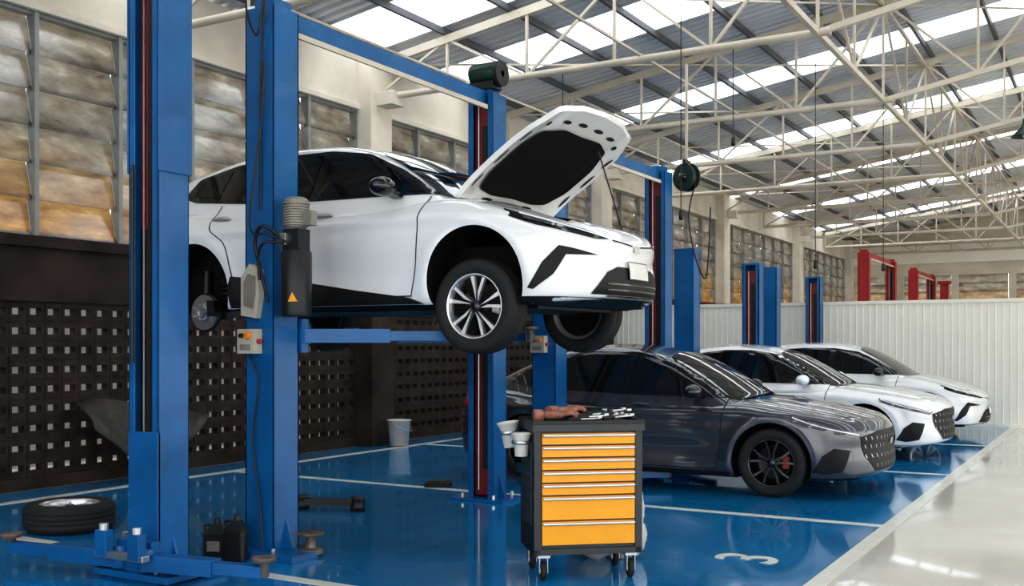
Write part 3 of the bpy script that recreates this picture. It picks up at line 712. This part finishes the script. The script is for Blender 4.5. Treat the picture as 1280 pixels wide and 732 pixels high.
make_car('white_sedan_car',SEDAN,M_WHITE,(-4.15,14.55,0),'dark','sedan')
make_car('white_hatchback_car',HATCH,M_WHITE,(-4.0,18.35,0),'aero','hatch',False,0,(),True)

# ------------------------------------------------------------------ tool cart
b=MB(); W2,D2=.345,.235; z0,z1=.165,.985
b.bb(-W2,-W2+.045,-D2,D2,z0,z1-.03,M_CART); b.bb(W2-.045,W2,-D2,D2,z0,z1-.03,M_CART)
b.bb(-W2,W2,-D2+.02,D2,z0,z1-.04,M_CART); b.bb(-W2,W2,-D2,D2,z0,z0+.04,M_CART)
b.bb(-W2-.012,W2+.012,-D2-.015,D2+.015,z1-.055,z1-.01,M_CART)
for s in(-1,1): b.bb(-W2-.012,W2+.012,s*(D2+.008)-.008,s*(D2+.008)+.008,z1-.01,z1+.012,M_BLK); b.bb(s*(W2+.005)-.008,s*(W2+.005)+.008,-D2,D2,z1-.01,z1+.012,M_BLK)
zt=z1-.065; hs=[.078]*5+[.155,.155]
for h in hs:
    b.bb(-W2+.05,W2-.05,-D2-.006,-D2+.03,zt-h+.009,zt-.002,M_YEL)
    b.tube([(-W2+.055,-D2-.022,zt-.014),(W2-.055,-D2-.022,zt-.014)],.009,M_ALU,10); b.bb(-W2+.055,W2-.055,-D2-.016,-D2-.004,zt-.024,zt-.006,M_ALU)
    zt-=h
b.box((-W2-.003,0,.60),(.006,.34,.52),M_CART)
for i in range(6): b.bb(-W2-.009,-W2-.003,-.14,.14,.40+.07*i,.43+.07*i,M_BLK)
for (cx,cy) in((-.28,-.18),(.28,-.18),(-.28,.18),(.28,.18)):
    b.bb(cx-.04,cx+.04,cy-.04,cy+.04,.145,.165,M_STEEL); b.bb(cx-.028,cx-.022,cy-.03,cy+.03,.05,.15,M_STEEL); b.bb(cx+.022,cx+.028,cy-.03,cy+.03,.05,.15,M_STEEL)
    b.lathe([(0,.018),(.045,.018),(.058,.012),(.06,0),(.058,-.012),(.045,-.018),(0,-.018)],M_RUB,T(cx,cy,.062)@Matrix.Rotation(rad(90),4,'Y'),28)
    b.lathe([(0,.022),(.022,.022),(.022,-.022),(0,-.022)],M_STEEL,T(cx,cy,.062)@Matrix.Rotation(rad(90),4,'Y'),16)
for (cx,cy,cz,ti,sc) in((-W2-.075,.17,.80,-8,1.25),(-W2-.06,-.12,.77,0,1.1)):
    R=T(cx,cy,cz)@Matrix.Rotation(rad(ti),4,'Y')@Matrix.Scale(sc,4)
    b.lathe([(0,0),(.037,0),(.042,.09),(.053,.115),(.060,.13),(.058,.133),(.046,.11),(.034,.01)],M_CUP,R,24)
    b.lathe([(.052,.07),(.056,.075),(.056,.085),(.052,.09)],M_STEEL,R,24)
CART=empty('tool_cart',(-3.0,6.0,0)); CART.rotation_euler=(0,0,rad(40)); b.build('cabinet',CART,bevel=.003)
b=MB()
for gx,gy,gr,gz in((-.19,-.04,0,0),(-.10,.06,.5,.02)):
    G=T(gx,gy,z1+.03+gz)@Matrix.Rotation(gr,4,'Z')
    b.ell((0,0,.005),(.085,.055,.028),M_GLOVE,G)
    for (dx,dy,l) in((.07,-.042,.085),(.08,-.015,.10),(.08,.013,.10),(.07,.040,.08)):
        b.tube(smooth_pts([(dx-.03,dy*.9,.0),(dx+l*.5,dy*1.15,.020),(dx+l,dy*1.25,-.012)],5),[.016]*9+[.014,.008],M_GLOVE,10,G)
    b.tube(smooth_pts([(-.02,.045,.0),(.02,.085,.012),(.06,.10,-.008)],5),[.018]*9+[.015,.009],M_GLOVE,10,G)
    b.tube([(-.06,0,.003),(-.12,.0,-.0)],[.038,.042],M_GLOVE,14,G)
b.build('work_glove',CART)
b=MB()
random.seed(2)
for i in range(16):
    x=random.uniform(-.02,.24);y=random.uniform(-.16,.14);a=random.uniform(-.6,.6);l=random.uniform(.08,.14)
    p0=Vector((x-l*math.cos(a),y-l*math.sin(a),z1+.012+.006*i%.03));p1=Vector((x+l*math.cos(a),y+l*math.sin(a),z1+.02+.009*(i%5)))
    if abs(p1.x)>.33: p1.x=.32
    b.beam(p0,p1,.014,.008,M_STEEL if i%2 else M_BLK); m=[M_CAL,M_BLK,M_GRN,M_BLK][i%4]
    b.tube([p0,p0.lerp(p1,.4)],.012,m,8); b.lathe([(.008,0),(.02,0),(.02,.012),(.008,.012)],M_STEEL,T(*p1),14,False)
b.tube([(.20,.0,z1+.01),(.20,.0,z1+.06)],.02,M_BLK,12); b.bb(.05,.12,.0,.06,z1,z1+.05,M_GRN)
b.build('hand_tools',CART)
b=MB()
for (x,y,z,r) in((0,0,.14,(.17,.15,.14)),(.02,.01,.34,(.13,.12,.17)),(-.16,-.10,.07,(.13,.11,.07)),(.02,.02,.50,(.08,.07,.07))): b.ell((x,y,z),r,M_CLOTH,seg=28)
o=b.build('rag_sack',loc=(-2.95,6.58,0))
tx=bpy.data.textures.new('crumple','CLOUDS'); tx.noise_scale=.10; dm=o.modifiers.new('d','DISPLACE'); dm.texture=tx; dm.strength=.07; dm.mid_level=.5
# ------------------------------------------------------------------ floor props
b=MB(); wheel(b,None,1,'aero',r=.345,M0=T(-7.2,5.36,.114)); b.build('loose_car_wheel')
b=MB(); b.lathe([(0,.01),(.13,.01),(.16,.36),(.175,.365),(.175,.38),(.155,.38),(.125,.02),(0,.02)],M_CUP,T(-8.95,12.1,.006),28)
b.tube(smooth_pts([(-8.95,11.93,.36),(-8.80,12.0,.26),(-8.76,12.15,.24),(-8.95,12.27,.36)]),.005,M_STEEL,6); b.build('plastic_bucket')
def bottle(name,x,y,s=1,m=M_BLK,cap=M_BLK,label=True,z=.006):
    b=MB(); b.prism(rnd([(-.08,-.045),(.08,-.045),(.08,.045),(-.08,.045)],4,.03),0,.2*s,m); 
    b.add([(-.08,-.045,.2*s),(.08,-.045,.2*s),(.08,.045,.2*s),(-.08,.045,.2*s),(-.02,-.02,.27*s),(.04,-.02,.27*s),(.04,.02,.27*s),(-.02,.02,.27*s)],[(0,1,5,4),(1,2,6,5),(2,3,7,6),(3,0,4,7),(4,5,6,7)],m)
    b.lathe([(0,.04),(.02,.04),(.022,0)],cap,T(.01,0,.27*s),16,False); b.tube(smooth_pts([(-.07,0,.2*s),(-.08,0,.26*s),(-.02,0,.26*s)],4),.010,m,8)
    if label: b.bb(-.045,.045,-.048,-.044,.05,.12,M_MOTOR)
    b.build(name,loc=(x,y,z),rotz=rad(random.uniform(10,30)),bevel=.004)
bottle('oil_bottle',-5.36,5.14,.85); bottle('oil_bottle',-5.18,5.15,1.0,label=False)
bottle('spray_bottle',-5.70,4.75,.75,M_MOTOR,M_CAL,z=.01)
# leaning dusty undertray panel
b=MB(); vs=[];fs=[];n=16
for i in range(n+1):
    t=i/n; y=7.0+1.5*t; top=.86-.12*t+.06*math.sin(t*6); bot=.60-.55*min(1,t*2.2) if t<.45 else .05+.62*((t-.45)/.55)**1.2
    for j in range(5):
        s=j/4; z=bot+(top-bot)*s; vs.append((-9.30+.30*(1-s)+.08*math.sin(t*9+s*3),y,z))
for i in range(n):
    for j in range(4): a=i*5+j; fs.append((a,a+5,a+6,a+1))
b.add(vs,fs,M_BUMP,True); o=b.build('undertray_panel'); sm=o.modifiers.new('s','SOLIDIFY'); sm.thickness=.012
b=MB(); b.beam((-6.35,7.05,.07),(-5.75,7.25,.07),.07,.06,M_BLK)
for (x,y) in((-6.3,7.07),(-5.8,7.23)): b.lathe([(0,0),(.07,0),(.06,.05),(.05,.10),(.07,.12),(0,.12)],M_BLK,T(x,y,.003),20)
b.build('cross_beam_adapter')
b=MB(); b.bb(-.13,.13,-.08,.08,0,.05,M_MBLK); b.bb(-.10,.10,-.05,.05,.05,.065,M_BLK); b.build('rubber_block',loc=(-6.05,8.85,.006),rotz=.4)

# ------------------------------------------------------------------ light / camera
w=bpy.data.worlds.new('daylight'); SC.world=w; w.use_nodes=True; nt=w.node_tree; nt.nodes.clear()
bg=nt.nodes.new('ShaderNodeBackground'); out=nt.nodes.new('ShaderNodeOutputWorld')
tc=nt.nodes.new('ShaderNodeTexCoord'); sx=nt.nodes.new('ShaderNodeSeparateXYZ'); rp=nt.nodes.new('ShaderNodeValToRGB')
mr=nt.nodes.new('ShaderNodeMapRange'); mr.inputs['From Min'].default_value=-1; nt.links.new(tc.outputs['Generated'],sx.inputs[0]); nt.links.new(sx.outputs['Z'],mr.inputs['Value']); nt.links.new(mr.outputs['Result'],rp.inputs['Fac'])
e=rp.color_ramp.elements; e[0].position=.35; e[0].color=(.55,.52,.47,1); e[1].position=.6; e[1].color=(.92,.96,1.,1); q=e.new(.5); q.color=(1,.97,.92,1)
nt.links.new(rp.outputs['Color'],bg.inputs['Color']); bg.inputs['Strength'].default_value=2.75; nt.links.new(bg.outputs[0],out.inputs[0])
cd=bpy.data.cameras.new('camera'); co=bpy.data.objects.new('camera',cd); SC.collection.objects.link(co)
co.location=(0,0,1.47); co.rotation_euler=(rad(90),0,rad(30.3)); cd.sensor_width=36; cd.lens=36*1300/1280; cd.shift_y=.05; cd.clip_end=200
SC.camera=co
try:
    SC.view_settings.view_transform='Standard'
    for lk in('Standard - Medium High Contrast','Medium High Contrast'):
        try: SC.view_settings.look=lk; print('look',lk); break
        except Exception as ex: print(ex)
except Exception as ex: print(ex)
